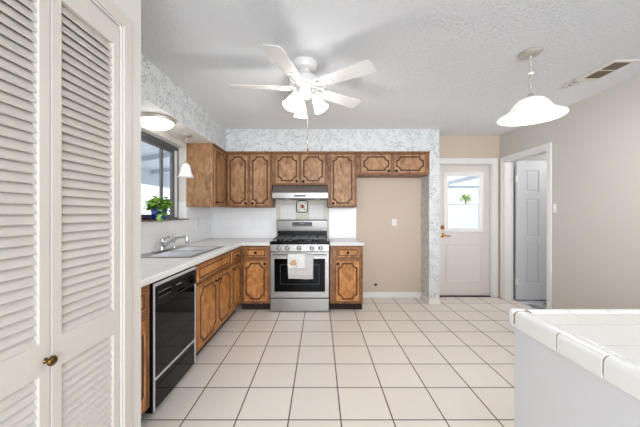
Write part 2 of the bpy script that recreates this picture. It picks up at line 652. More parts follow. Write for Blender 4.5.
jamb('trim_4', (DX0, DX1), DZ, fb, YB - 0.0, YB + 0.13)
jamb('trim_5', (HY0, HY1), HZ, fl, XR, XR + 0.13)
jamb('trim_6', (PY0, PY1), PZ, fl, XP - 0.1, XP, 0.004)
struct(B().box(DX0, DX1, YB + 0.02, YB + 0.16, 0, 0.012).build('trim_7', MAT['toe']))   # threshold
struct(B().box(0.565, 1.53, YB - 0.014, YB, 0, 0.085).build('baseboard_back', MAT['trim'], bevel=0.004))
struct(B().cells([1.518, 1.53, 1.672, 1.684], [US - 0.012, US, YB], {(1, 1)}, 0, 0.075).build('baseboard_wing', MAT['trim'], bevel=0.004))
struct(B().box(XR - 0.014, XR, YR, HY0 - 0.065, 0, 0.085).build('baseboard_right', MAT['trim'], bevel=0.004))
# dark crown strip where the papered soffit meets the cabinets is part of the cabinets

# backsplash tiling on both walls
sp = B()
sp.cells([YP, WY0, WY1, YB - 0.0085], [ZT, WZ0 - 0.003, 1.395], {(1, 1)}, XL, XL + 0.008, fl)
struct(sp.build('wall_backsplash_left', MAT['splash']))
struct(B().box(XL - 0.108, XL, WY1 - 0.006, WY1, WZ0, 1.41).build('wall_backsplash_reveal', MAT['splash']))
struct(B().box(XL, -0.66, YB - 0.008, YB, ZT, 1.395).build('wall_backsplash_back', MAT['splash']))
struct(B().box(0.14, 0.545, YB - 0.008, YB, ZT, 1.395).build('wall_backsplash_right', MAT['splash']))
# panel behind the range with two raised white rectangles
hp = struct(B().box(-0.66, 0.14, YB - 0.006, YB, 0.85, 1.70).build('wall_range_panel', MAT['hoodpanel']))
for xa, xb in ((-0.60, -0.365), (-0.165, 0.055)):
    B().box(xa, xb, YB - 0.012, YB - 0.006, 1.0, 1.395).build('pale_insert', MAT['trim'], hp, bevel=0.002)

# ------------------------------------------------------------------ windows
w1 = root_struct('window_1', 'grey aluminium sliding window over the sink', (XL - 0.12, 0, 0))
b = B()
b.cells([WY0, WY0 + 0.035, WY1 - 0.03, WY1], [WZ0, WZ0 + 0.03, WZ1 - 0.045, WZ1], {(1, 1)}, -0.03, 0.03, fl)
b.build('window_frame', MAT['alu'], w1, bevel=0.003)
b = B()
b.cells([2.70, 2.74, 3.345, 3.40], [WZ0 + 0.03, WZ0 + 0.065, WZ1 - 0.085, WZ1 - 0.045], {(1, 1)}, -0.012, 0.014, fl)
sash = b.build('sash', MAT['alu'], w1, bevel=0.002)
B().box(-0.012, 0.012, 3.125, 3.16, WZ0 + 0.065, WZ1 - 0.085).build('mullion', MAT['alu'], w1, bevel=0.002)
B().box(-0.002, 0.002, 2.74, 3.345, WZ0 + 0.065, WZ1 - 0.085).build('pane', MAT['glass'], w1)
B().box(-0.022, -0.018, WY0 + 0.035, 2.70, WZ0 + 0.03, WZ1 - 0.045).build('pane', MAT['glass'], w1)
B().box(0.016, 0.026, 3.40, WY1 - 0.03, WZ0 + 0.03, WZ1 - 0.045).build('track', MAT['trim'], w1)
sill = struct(B().box(XL - 0.09, XL + 0.035, WY0, WY1, WZ0, WZ0 + 0.012).build('window_sill', MAT['sill'], bevel=0.003), 'thin brown wooden window sill above the sink')
sill.name = 'trim_8'

w2 = root_struct('window_added', 'unseen glass patio doors added behind the camera', (0, YR - 0.06, 0))  # unseen glass doors, added to give the rear light a source
B().cells([-0.75, -0.69, 0.72, 0.78, 2.19, 2.25], [0.1, 0.16, 2.14, 2.2], {(1, 1), (3, 1)}, -0.03, 0.03, fb).build('window_frame', MAT['trim'], w2)
B().box(-0.69, 0.72, -0.003, 0.003, 0.16, 2.14).build('pane', MAT['glass'], w2)
B().box(0.78, 2.19, -0.003, 0.003, 0.16, 2.14).build('pane', MAT['glass'], w2)

# ------------------------------------------------------------------ door_1: entry door with a window
d1 = root_struct('door_1', 'white entry door with a square window in its upper half', (DX0 + 0.022, YB + 0.055, 0.012))
LW, LH = DX1 - DX0 - 0.044, 2.0
gx0, gx1, gz0, gz1 = 0.115, 0.665, 1.0, 1.86
B().cells([0, gx0, gx1, LW], [0, gz0, gz1, LH], {(1, 1)}, 0, 0.042, fb).build('door_leaf', MAT['door'], d1, bevel=0.002)
wf = B()
wf.ring([(gx0, gz0), (gx1, gz0), (gx1, gz1), (gx0, gz1)], [(-0.03, 0.0), (-0.03, -0.014), (0.0, -0.02), (0.03, -0.012), (0.03, 0.02)], fb)
wf.build('window_frame', MAT['trim'], d1)
B().box(gx0 + 0.02, gx1 - 0.02, -0.012, 0.012, 1.385, 1.41).build('glazing_bar', MAT['trim'], d1, bevel=0.003)
B().box(gx0, gx1, 0.018, 0.022, gz0, gz1).build('pane', MAT['glass'], d1)
ep = B()
ep.ring([(0.13, 0.22), (0.66, 0.22), (0.66, 0.78), (0.13, 0.78)], [(-0.014, 0.0), (-0.007, -0.005), (0.0, -0.001), (0.007, -0.005), (0.014, 0.0)], fb)
ep.build('panel_moulding', MAT['door'], d1)
db = B()
db.lathe([(0.031, 0), (0.031, 0.01), (0.024, 0.018), (0.0, 0.019)], m=Matrix.Translation((0.065, 0, 1.045)) @ Matrix.Rotation(PI / 2, 4, 'X'), caps=False)
db.build('deadbolt', MAT['copper'], d1, smooth=True)
hd = B()
hd.lathe([(0.03, 0), (0.03, 0.008), (0.014, 0.014), (0.012, 0.05), (0.0, 0.052)], m=Matrix.Translation((0.065, 0, 0.92)) @ Matrix.Rotation(PI / 2, 4, 'X'), caps=False)
hd.tube([(0.065, -0.045, 0.92), (0.1, -0.05, 0.922), (0.14, -0.048, 0.918), (0.175, -0.045, 0.915)], [0.011, 0.01, 0.009, 0.006])
hd.build('door_handle', MAT['gold'], d1, smooth=True)

# ------------------------------------------------------------------ door_2: six-panel door in the hall
d2 = root_struct('door_2', 'grey six panel interior door standing open', (XR + 0.152, HY1 - 0.062, 0.012))
W2, H2 = 0.77, 2.03
B().box(0, W2, 0.008, 0.032, 0, H2).build('door_leaf', MAT['greydoor'], d2)
us = [0, 0.125, 0.32, 0.45, 0.645, W2]
vs = [0, 0.24, 0.80, 0.92, 1.47, 1.57, 1.88, H2]
sk = {(i, j) for i in (1, 3) for j in (1, 3, 5)}
B().cells(us, vs, sk, 0.0, 0.008, fb).build('stiles', MAT['greydoor'], d2, bevel=0.003)
B().cells(us, vs, sk, 0.032, 0.04, fb).build('stiles', MAT['greydoor'], d2, bevel=0.003)
for i in (1, 3):
    for j in (1, 3, 5):
        B().box(us[i] + 0.028, us[i + 1] - 0.028, 0.001, 0.01, vs[j] + 0.028, vs[j + 1] - 0.028).build('raised_panel', MAT['greydoor'], d2, bevel=0.006)
for z in (0.22, 1.72):
    hb = B()
    hb.box(-0.022, 0.012, -0.004, 0.004, z, z + 0.09)
    hb.cyl((-0.004, -0.006, z), (-0.004, -0.006, z + 0.09), 0.007)
    hb.build('hinge', MAT['plastic'], d2)

# ------------------------------------------------------------------ door_3: louvred bifold closet door
d3 = root_struct('door_3', 'white louvred bifold closet door', (XP - 0.001, PY0, 0.015), PI / 2)
LWF = 0.291
HL = PZ - 0.028


def louvre_leaf(x0, knob):
    st, top, mid0, mid1, bot = 0.036, 0.083, 0.782, 0.879, 0.16
    fr = B()
    xs = [x0, x0 + st, x0 + LWF - st, x0 + LWF]
    zs = [0, bot, mid0, mid1, HL - top, HL]
    fr.cells(xs, zs, {(1, 1), (1, 3)}, 0, 0.028, fb)
    leaf = fr.build('door_leaf', MAT['louver'], d3, bevel=0.003)
    for z0, z1 in ((bot, mid0), (mid1, HL - top)):
        lv = B()
        n = int(round((z1 - z0) / 0.0288))
        p = (z1 - z0) / n
        for i in range(n):
            zc = z0 + (i + 0.5) * p
            a, hw, th = math.radians(60), 0.0185, 0.003
            c, sn = math.cos(a), math.sin(a)
            prof = []
            for du, dt in ((-hw, -th), (hw, -th), (hw, th), (-hw, th)):
                # outer edge low, inner edge high
                prof.append((0.015 + du * c - dt * sn, zc + du * sn + dt * c))
            lv.prism(prof, lambda y, z: (xs[1], y, z), lambda y, z: (xs[2], y, z))
        lv.build('louvers', MAT['louver'], leaf)
    if knob:
        k = B()
        km = Matrix.Translation((x0 + LWF - 0.016, 0, 0.822)) @ Matrix.Rotation(PI / 2, 4, 'X') @ Matrix.Scale(0.68, 4)
        k.lathe([(0.013, 0), (0.010, 0.006), (0.007, 0.014), (0.012, 0.02), (0.0205, 0.026), (0.0215, 0.031), (0.018, 0.037), (0.009, 0.04), (0.0, 0.0415)], m=km, caps=False, seg=20)
        k.build('knob', MAT['brass'], leaf, smooth='all')


louvre_leaf(0.002, True)
louvre_leaf(0.004 + LWF, False)

# ------------------------------------------------------------------ cabinets
def notch_path(x0, x1, z0, z1, c, s):
    """rectangle whose corners are cut by a small step and a concave arc (counter-clockwise)"""
    pts = []
    for cx, cz, sx, sz, flip in ((x1, z0, -1, 1, False), (x1, z1, -1, -1, True), (x0, z1, 1, -1, False), (x0, z0, 1, 1, True)):
        seq = [(cx + sx * c, cz), (cx + sx * c, cz + sz * s)]
        # concave arc about the corner
        r = c - s
        for k in range(1, 4):
            a = k / 4 * PI / 2
            pu = 0.45 * (s + r * math.cos(a)) + 0.55 * (c + (s - c) * k / 4)
            pv = 0.45 * (s + r * math.sin(a)) + 0.55 * (s + (c - s) * k / 4)
            seq.append((cx + sx * pu, cz + sz * pv))
        seq += [(cx + sx * s, cz + sz * c), (cx, cz + sz * c)]
        if flip:
            seq = seq[::-1]
        pts += seq
    # drop repeats
    out = []
    for p in pts:
        if not out or (Vector(p) - Vector(out[-1])).length > 1e-4:
            out.append(p)
    return out


def knob(parent, x, z, y=-0.019):
    k = B()
    km = Matrix.Translation((x, y, z)) @ Matrix.Rotation(PI / 2, 4, 'X')
    k.lathe([(0.019, 0), (0.018, 0.003), (0.008, 0.005), (0.006, 0.014), (0.012, 0.018), (0.016, 0.022), (0.014, 0.028), (0.0, 0.031)], m=km, caps=False, seg=18)
    k.build('knob', MAT['bronze'], parent, smooth='all')


def front(kind, parent, x0, x1, z0, z1, mat, kx=None, kz=None, m=0.042, c=0.055):
    o = B().box(x0, x1, -0.019, 0, z0, z1).build(kind, mat, parent, bevel=0.006)
    w, hh = x1 - x0, z1 - z0
    mm = min(m, w * 0.17, hh * 0.22)
    cc = min(c, (w - 2 * mm) * 0.3, (hh - 2 * mm) * 0.36)
    ss = cc * 0.2
    r = B()
    r.ring(notch_path(x0 + mm, x1 - mm, z0 + mm, z1 - mm, cc, ss), [(-0.010, -0.0188), (-0.007, -0.022), (-0.002, -0.0195), (0.003, -0.0195), (0.006, -0.0235), (0.010, -0.0188)], fb)
    e = 0.0085
    r.ring([(x0 + e, z0 + e), (x1 - e, z0 + e), (x1 - e, z1 - e), (x0 + e, z1 - e)], [(-0.0045, -0.0165), (-0.003, -0.0194), (0.0025, -0.0198), (0.004, -0.0188)], fb)
    r.build('moulding', MAT['glaze'], o)
    if kx is not None:
        knob(o, kx, kz)
    return o


def drawer_front(parent, x0, x1, z0, z1, mat, kn=True):
    o = B().box(x0, x1, -0.019, 0, z0, z1).build('drawer', mat, parent, bevel=0.006)
    r = B()
    m = 0.03
    r.ring([(x0 + m, z0 + m), (x1 - m, z0 + m), (x1 - m, z1 - m), (x0 + m, z1 - m)], [(-0.007, -0.0188), (-0.004, -0.0235), (0.004, -0.0225), (0.007, -0.0188)], fb)
    e = 0.0085
    r.ring([(x0 + e, z0 + e), (x1 - e, z0 + e), (x1 - e, z1 - e), (x0 + e, z1 - e)], [(-0.0045, -0.0165), (-0.003, -0.0194), (0.0025, -0.0198), (0.004, -0.0188)], fb)
    r.build('moulding', MAT['glaze'], o)
    if kn:
        knob(o, (x0 + x1) / 2, (z0 + z1) / 2)
    return o


def base_cabinet(label, loc, rotz, w, depth, doors, drawers, knobs, frame_l=0.03, frame_r=0.03, open_top=False):
    t = thing('base_cabinet', label, 'cabinet', loc, rotz, 'oak base cabinets')
    top = 0.850
    b = B()
    if open_top:
        b.box(0, 0.018, 0.0, depth, 0.10, top)
        b.box(w - 0.018, w, 0.0, depth, 0.10, top)
        b.box(0.018, w - 0.018, 0, 0.02, 0.10, top)
        b.box(0.018, w - 0.018, depth - 0.012, depth, 0.10, top)
        b.box(0.018, w - 0.018, 0.02, depth - 0.012, 0.10, 0.118)
    else:
        b.box(0, w, 0, depth, 0.10, top)
    b.build('body', MAT['frame'], t, bevel=0.002)
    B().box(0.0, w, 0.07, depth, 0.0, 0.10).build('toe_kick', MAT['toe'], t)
    for (x0, x1), kn in zip(doors, knobs):
        kx = None
        if kn == 'l':
            kx = x0 + 0.035
        elif kn == 'r':
            kx = x1 - 0.035
        front('door', t, x0, x1, 0.125, 0.665, MAT['woodbase'], kx, 0.62)
    for x0, x1, kn in drawers:
        drawer_front(t, x0, x1, 0.695, 0.832, MAT['woodbase'], kn)
    return t


HP = PI / 2
# left run (facing the room): near end, sink base, narrow unit
base_cabinet('oak base cabinet between the closet wall and the black dishwasher', (XF, YP + 0.004, 0), HP, 0.431, 0.60,
             [(0.02, 0.375)], [(0.02, 0.375, True)], ['l'])
base_cabinet('wide oak sink base cabinet with two doors beside the dishwasher', (XF, 2.322, 0), HP, 0.905, 0.60,
             [(0.02, 0.445), (0.465, 0.885)], [(0.02, 0.885, False)], ['r', 'l'], open_top=True)
base_cabinet('narrow oak base cabinet with one door in the corner after the sink unit', (XF, 3.229, 0), HP, 0.425, 0.60,
             [(0.02, 0.375)], [(0.02, 0.375, True)], ['l'])
# back run
base_cabinet('oak base cabinet in the corner, left of the steel range', (XF + 0.002, YF, 0), 0, 0.382, 0.595,
             [(0.035, 0.350)], [(0.045, 0.345, True)], ['r'])
base_cabinet('oak base cabinet standing alone right of the steel range', (0.127, YF, 0), 0, 0.43, 0.595,
             [(0.07, 0.39)], [(0.085, 0.385, True)], ['l'])


def upper_cabinet(label, loc, rotz, w, depth, z0, doors, knobs, crown=True, bm='frame', c=0.054, m=0.045):
    t = thing('wall_cabinet', label, 'cabinet', (loc[0], loc[1], z0), rotz, 'oak wall cabinets')
    hh = UZ1 - z0
    B().box(0, w, 0, depth, 0, hh - 0.001).build('body', MAT[bm], t, bevel=0.002)
    if crown:
        B().box(0.001, w - 0.001, -0.022, 0.0, hh - 0.024, hh - 0.001).build('crown_strip', MAT['frame'], t, bevel=0.004)
    for (x0, x1), kn in zip(doors, knobs):
        kx = x0 + 0.04 if kn == 'l' else x1 - 0.04
        front('door', t, x0, x1, 0.014, hh - 0.034, MAT['wood'], kx, 0.05 if hh < 0.5 else 0.055, m=m, c=c)
    return t


# upper cabinets
upper_cabinet('oak wall cabinet on the window wall, its bare side facing the window', (UX - 0.005, 3.468, 0), HP, 0.462, 0.325, UZ0,
              [(0.03, 0.44)], ['l'], bm='wood')
upper_cabinet('tall two door oak wall cabinet between the corner and the range hood', (UX - 0.003, US - 0.012, 0), 0, 0.645, 0.33, UZ0,
              [(0.025, 0.323), (0.337, 0.63)], ['r', 'l'])
upper_cabinet('short two door oak wall cabinet directly above the range hood', (-0.668, US - 0.012, 0), 0, 0.777, 0.33, 1.668,
              [(0.04, 0.384), (0.398, 0.745)], ['r', 'l'])
upper_cabinet('tall one door oak wall cabinet right of the range hood', (0.111, US - 0.012, 0), 0, 0.404, 0.33, UZ0,
              [(0.03, 0.376)], ['l'])
t = upper_cabinet('low two door oak wall cabinet above the empty fridge space', (0.516, US - 0.012, 0), 0, 1.013, 0.33, 1.812,
                  [(0.05, 0.48), (0.505, 0.965)], ['r', 'l'])

# ------------------------------------------------------------------ worktops
wt = B()
xs = [XL + 0.008, -1.575, -1.105, XF + 0.03, -0.648]
ys = [YP + 0.002, 2.40, 3.185, YF - 0.03, YB - 0.008]
wt.cells(xs, ys, {(1, 1), (3, 0), (3, 1), (3, 2)}, 0.852, ZT)
tag(wt.build('worktop', MAT['counter'], bevel=0.012, seg=3, smooth=True), 'white tiled L shaped worktop holding the sink', 'worktop')
wr = B()
wr.box(0.125, 0.572, YF - 0.03, YB - 0.008, 0.852, ZT)
tag(wr.build('worktop', MAT['counter'], bevel=0.012, seg=3, smooth=True), 'short white tiled worktop right of the steel range', 'worktop')

# ------------------------------------------------------------------ sink and faucet
sk_ = thing('sink', 'stainless steel double bowl sink set in the worktop under the window', 'sink', (-1.34, 2.79, ZT))
rim = B()
rim.cells([-0.262, -0.15, 0.21, 0.258], [-0.415, -0.375, -0.02, 0.02, 0.375, 0.415], {(1, 1), (1, 3)}, 0.0005, 0.006)
rim.build('rim', MAT['steel'], sk_, bevel=0.002)
for y0, y1 in ((-0.375, -0.02), (0.02, 0.375)):
    bs = B()
    x0, x1, zb = -0.15, 0.21, -0.17
    q = [(x0, y0), (x1, y0), (x1, y1), (x0, y1)]
    top = [bs.b.verts.new((x, y, 0.004)) for x, y in q]
    ins = [(x0 + 0.02, y0 + 0.02), (x1 - 0.02, y0 + 0.02), (x1 - 0.02, y1 - 0.02), (x0 + 0.02, y1 - 0.02)]
    bot = [bs.b.verts.new((x, y, zb)) for x, y in ins]
    for i in range(4):
        bs.b.faces.new((top[i], top[(i + 1) % 4], bot[(i + 1) % 4], bot[i]))
    bs.b.faces.new(bot)
    basin = bs.build('basin', MAT['steelv'], sk_, solid=0.0015)
    dr = B()
    dr.lathe([(0.055, 0), (0.05, 0.004), (0.038, 0.001), (0.0, 0.001)], c=((x0 + x1) / 2, (y0 + y1) / 2, zb + 0.001), caps=False)
    dr.build('drain', MAT['chrome'], basin, smooth=True)

fx, fy = -1.565, 2.79
fc = thing('kitchen_faucet', 'chrome single lever kitchen faucet at the back of the sink', 'faucet', (fx, fy, ZT + 0.006))
B().box(-0.028, 0.028, -0.125, 0.125, 0, 0.012).build('deck_plate', MAT['chrome'], fc, bevel=0.01, seg=3, smooth=True)
bd = B()
bd.lathe([(0.028, 0.01), (0.026, 0.02), (0.024, 0.075), (0.027, 0.085), (0.027, 0.1), (0.02, 0.118), (0.0, 0.122)], caps=False)
bd.build('body', MAT['chrome'], fc, smooth=True)
lv = B()
lv.tube([(0.0, 0, 0.108), (0.03, 0.0, 0.125), (0.07, 0.0, 0.14), (0.105, 0.0, 0.155)], [0.012, 0.010, 0.009, 0.011])
lv.build('lever', MAT['chrome'], fc, smooth='all')
sp = B()
sp.tube([(0.01, 0, 0.045), (0.05, 0, 0.068), (0.095, 0, 0.102), (0.13, 0, 0.122), (0.18, 0, 0.135), (0.235, 0, 0.142), (0.252, 0, 0.138)], [0.016, 0.014, 0.0135, 0.013, 0.012, 0.012, 0.011])
sp.build('spout', MAT['chrome'], fc, smooth='all')
nz = B()
nz.cyl((0.247, 0, 0.143), (0.25, 0, 0.10), 0.015, 0.017)
nz.cyl((0.25, 0, 0.10), (0.25, 0, 0.072), 0.02, 0.018)
nz.build('nozzle', MAT['chrome'], fc, bevel=0.002, smooth=True)
ss = B()
ss.lathe([(0.024, 0), (0.022, 0.01), (0.014, 0.02), (0.0125, 0.06), (0.018, 0.085), (0.02, 0.1), (0.012, 0.112), (0.0, 0.114)], caps=False)
tag(ss.build('sink_sprayer', MAT['chrome'], smooth=True, loc=(-1.565, 3.02, ZT + 0.006)), 'short chrome side sprayer standing beside the faucet', 'sprayer')

# ------------------------------------------------------------------ window sill objects
pl = thing('potted_plant', 'leafy light green plant in a blue glazed pot on the window sill', 'plant', (-1.672, 2.93, WZ0 + 0.012))
sc_ = B()
sc_.lathe([(0.05, 0), (0.064, 0.004), (0.066, 0.012), (0.05, 0.008), (0.0, 0.008)], caps=False)
sc_.build('saucer', MAT['blueglaze'], pl, smooth=True)
po = B()
rt = Matrix.Rotation(math.radians(-28), 4, 'Z')
hw0, hw1, ph = 0.046, 0.056, 0.12
for za, zb2, a0, a1 in ((0.009, ph, hw0, hw1),):
    q0 = [rt @ Vector((x * a0, y * a0, za)) for x, y in ((-1, -1), (1, -1), (1, 1), (-1, 1))]
    q1 = [rt @ Vector((x * a1, y * a1, zb2)) for x, y in ((-1, -1), (1, -1), (1, 1), (-1, 1))]
    v0 = [po.b.verts.new(p) for p in q0]
    v1 = [po.b.verts.new(p) for p in q1]
    for i in range(4):
        po.b.faces.new((v0[i], v0[(i + 1) % 4], v1[(i + 1) % 4], v1[i]))
    po.b.faces.new(v0)
    po.b.faces.new(v1)
po.build('pot', MAT['blueglaze'], pl, bevel=0.008, seg=3, smooth=True)
# teal picture panel on the face turned to the room
tp = B()
tp.box(hw0 + 0.006, hw0 + 0.012, -0.038, 0.038, 0.022, 0.1)
tp.b.transform(rt)
tp.build('pot_panel', MAT['teal'], pl, bevel=0.002)


def leaf_blade(b, p, dirv, size):
    d = Vector(dirv).normalized()
    s_ = d.cross(Vector((0, 0, 1)))
    if s_.length < 0.1:
        s_ = Vector((1, 0, 0))
    s_.normalize()
    n_ = s_.cross(d)
    out = []
    prof = [(0, 0), (0.18, 0.34), (0.42, 0.48), (0.7, 0.36), (1.0, 0.0)]
    mid = [b.b.verts.new(Vector(p) + d * (t_ * size) - n_ * (0.22 * size * t_ * t_)) for t_, _ in prof]
    for sg in (1, -1):
        ed = [b.b.verts.new(Vector(p) + d * (t_ * size) + s_ * (sg * w_ * size) + n_ * (0.08 * size * (w_ > 0)) - n_ * (0.25 * size * t_ * t_)) for t_, w_ in prof[1:4]]
        chain = [mid[0]] + ed + [mid[4]]
        b.b.faces.new((mid[0], chain[1], mid[1]))
        b.b.faces.new((mid[1], chain[1], chain[2], mid[2]))
        b.b.faces.new((mid[2], chain[2], chain[3], mid[3]))
        b.b.faces.new((mid[3], chain[3], mid[4]))


rnd = random.Random(3)
fo = B()
for i in range(150):
    a = rnd.uniform(0, 2 * PI)
    el = rnd.uniform(-0.1, 1.4)
    rr = rnd.uniform(0.03, 0.1)
    p = Vector((rr * math.cos(a) * math.cos(el) * 0.85, rr * math.sin(a) * math.cos(el) * 1.35, ph - 0.01 + rr * 1.15 * math.sin(el)))
    d = Vector((math.cos(a), math.sin(a), rnd.uniform(-0.5, 0.5)))
    leaf_blade(fo, p, d, rnd.uniform(0.055, 0.082))
for i, (dx, dy, dz) in enumerate([(0.05, -0.075, 0.085), (0.055, -0.09, 0.055), (0.05, -0.105, 0.03), (0.055, -0.08, 0.02), (0.06, 0.0, 0.075), (0.05, 0.07, 0.1)]):
    leaf_blade(fo, (dx, dy, dz), (0.5, rnd.uniform(-1, 1), -0.7), 0.05)
fo.build('foliage', MAT['leaf'], pl, smooth='all')
pl.scale = (1.06, 1.06, 1.06)
stm = B()
for i in range(9):
    a = i * 0.7
    stm.tube([(0.01 * math.cos(a), 0.01 * math.sin(a), ph - 0.01), (0.03 * math.cos(a), 0.04 * math.sin(a), ph + 0.04), (0.045 * math.cos(a), 0.07 * math.sin(a), ph + 0.07)], 0.002, 6)
stm.build('stems', MAT['leaf'], pl)
dsh = B()
dsh.lathe([(0.022, 0), (0.032, 0.004), (0.04, 0.022), (0.037, 0.022), (0.028, 0.007), (0.0, 0.006)], caps=False)
tag(dsh.build('small_dish', MAT['navy'], smooth=True, loc=(-1.662, 2.70, WZ0 + 0.0125)), 'small navy blue dish on the sill left of the potted plant', 'dish')

# ------------------------------------------------------------------ dishwasher
dw = thing('dishwasher', 'black built in dishwasher with chrome trim under the worktop', 'dishwasher', (XF - 0.008, 1.706, 0), HP)
DWW = 0.606
B().box(0.012, DWW - 0.008, -0.016, 0.56, 0.05, 0.842).build('body', MAT['blackpanel'], dw)
dp = B().box(0.03, DWW - 0.02, -0.022, 0.028, 0.262, 0.69).build('door_panel', MAT['blackgloss'], dw, bevel=0.006)
cp = B().box(0.03, DWW - 0.02, -0.03, 0.028, 0.70, 0.815).build('control_panel', MAT['blackpanel'], dw, bevel=0.006)
B().box(0.03, DWW - 0.02, -0.018, 0.028, 0.055, 0.235).build('kick_panel', MAT['blackgloss'], dw, bevel=0.004)
tr = B()
tr.box(0.018, 0.03, -0.024, -0.016, 0.055, 0.838)
tr.box(DWW - 0.02, DWW - 0.010, -0.024, -0.016, 0.055, 0.838)
tr.box(0.03, DWW - 0.02, -0.024, -0.016, 0.818, 0.838)
tr.box(0.03, DWW - 0.02, -0.026, -0.016, 0.240, 0.252)
tr.build('trim', MAT['trimsteel'], dw, bevel=0.002)
B().box(0.24, 0.40, -0.036, -0.030, 0.712, 0.735).build('latch', MAT['blackgloss'], cp, bevel=0.003)
kb = B()
kb.lathe([(0.028, 0), (0.026, 0.016), (0.0, 0.017)], m=Matrix.Translation((0.50, -0.03, 0.757)) @ Matrix.Rotation(HP, 4, 'X'), caps=False, seg=24)
kb.box(0.497, 0.503, -0.052, -0.046, 0.735, 0.78)
kb.build('dial', MAT['blackgloss'], cp, smooth=True)
mk = B()
for i in range(7):
    mk.box(0.055 + i * 0.022, 0.069 + i * 0.022, -0.0306, -0.0298, 0.775, 0.779)
mk.build('cycle_text', MAT['graymark'], cp)
mk = B()
for i in range(5):
    mk.box(0.06 + i * 0.03, 0.078 + i * 0.03, -0.0306, -0.0298, 0.742, 0.745)
mk.build('button_text', MAT['graymark'], cp)
B().box(0.275, 0.345, -0.0306, -0.0298, 0.765, 0.773).build('name_plate', MAT['graymark'], cp)
bt = B()
for i in range(5):
    bt.box(0.058 + i * 0.03, 0.08 + i * 0.03, -0.034, -0.03, 0.752, 0.768)
bt.build('buttons', MAT['blackgloss'], cp, bevel=0.001)

# ------------------------------------------------------------------ range
rg = thing('gas_range', 'stainless steel gas range with a black glass oven door', 'stove', (-0.642, 3.63, 0))
RW = 0.76
B().box(0.004, RW - 0.004, 0.03, 0.62, 0.03, 0.875).build('body', MAT['iron'], rg)
drw = B().box(0.003, RW - 0.003, 0.0, 0.03, 0.012, 0.172).build('storage_drawer', MAT['steel'], rg, bevel=0.004)
od = B().cells([0.003, 0.055, 0.705, RW - 0.003], [0.184, 0.262, 0.685, 0.772], {(1, 1)}, 0.0, 0.03, fb).build('oven_door', MAT['steel'], rg, bevel=0.004)
B().box(0.055, 0.705, 0.006, 0.03, 0.262, 0.685).build('oven_window', MAT['ovenglass'], od)
wb = B()
wb.ring([(0.13, 0.36), (0.63, 0.36), (0.63, 0.61), (0.13, 0.61)], [(-0.002, 0.0058), (0.002, 0.0058)], fb)
wb.build('window_border', MAT['display'], od)
hb = B()
hb.tube([(0.03, -0.045, 0.737), (0.73, -0.045, 0.737)], 0.011, 14)
for x in (0.045, 0.715):
    hb.cyl((x, 0.0, 0.737), (x, -0.045, 0.737), 0.009)
hb.build('oven_handle', MAT['steel'], od, smooth=True)
cpn = B()
cpn.prism([(-0.002, 0.778), (-0.006, 0.782), (-0.006, 0.872), (0.03, 0.872), (0.03, 0.778)], lambda y, z: (0.003, y, z), lambda y, z: (RW - 0.003, y, z))
cpan = cpn.build('control_panel', MAT['steel'], rg, bevel=0.002)
for x in (0.115, 0.222, 0.373, 0.538, 0.650):
    k = B()
    k.lathe([(0.027, 0), (0.027, 0.006), (0.021, 0.008), (0.0195, 0.03), (0.016, 0.033), (0.0, 0.033)], m=Matrix.Translation((x, -0.006, 0.826)) @ Matrix.Rotation(HP, 4, 'X'), caps=False, seg=24)
    k.box(x - 0.004, x + 0.004, -0.043, -0.036, 0.81, 0.842)
    k.build('knob', MAT['steel'], cpan, smooth=True)
    k = B()
    k.lathe([(0.031, 0), (0.031, 0.003), (0.0, 0.003)], m=Matrix.Translation((x, -0.006, 0.826)) @ Matrix.Rotation(HP, 4, 'X'), caps=False, seg=24)
    k.build('bezel', MAT['blackpanel'], cpan)
ct = B()
ct.box(0.0, RW, -0.004, 0.60, 0.876, 0.912)
cook = ct.build('cooktop', MAT['blackgloss'], rg, bevel=0.006, seg=3)
for bx, by, br in ((0.17, 0.16, 0.045), (0.17, 0.43, 0.04), (0.38, 0.30, 0.045), (0.59, 0.16, 0.05), (0.59, 0.43, 0.036)):
    q = B()
    q.lathe([(br + 0.012, 0.912), (br + 0.008, 0.922), (br, 0.924), (br, 0.93), (br * 0.6, 0.934), (0, 0.934)], c=(bx, by, 0), caps=False, seg=24)
    q.build('burner', MAT['iron'], cook, smooth=True)
for gx0_, gx1_ in ((0.035, 0.262), (0.268, 0.492), (0.498, 0.725)):
    g = B()
    z = 0.944
    for y in (0.04, 0.17, 0.30, 0.43, 0.55):
        g.box(gx0_, gx1_, y - 0.006, y + 0.006, z - 0.009, z + 0.004)
    for x in (gx0_ + 0.006, (gx0_ + gx1_) / 2, gx1_ - 0.006):
        g.box(x - 0.006, x + 0.006, 0.034, 0.556, z - 0.009, z + 0.004)
    for x in (gx0_ + 0.006, gx1_ - 0.006):
        for y in (0.04, 0.30, 0.55):
            g.box(x - 0.006, x + 0.006, y - 0.006, y + 0.006, 0.911, z)
    g.build('grate', MAT['iron'], cook, bevel=0.002)
bgd = B()
bgd.prism([(0.53, 1.012), (0.515, 1.165), (0.53, 1.178), (0.605, 1.178), (0.62, 1.012)], lambda y, z: (0.012, y, z), lambda y, z: (RW - 0.012, y, z))
bgo = bgd.build('backguard', MAT['steel'], rg, bevel=0.004)
B().box(0.014, RW - 0.014, 0.545, 0.62, 0.905, 1.012).build('vent_slot', MAT['blackpanel'], rg)
dpn = B()
dpn.prism([(0.5285, 1.083), (0.5185, 1.08), (0.5125, 1.142), (0.528, 1.145)], lambda y, z: (0.235, y, z), lambda y, z: (0.525, y, z))
dpo = dpn.build('display', MAT['display'], bgo, bevel=0.002)
ck = B()
for i in range(3):
    ck.box(0.345 + i * 0.025, 0.362 + i * 0.025, 0.5105, 0.516, 1.118, 1.132)
ck.build('clock_digits', MAT['graymark'], dpo)
pd = B()
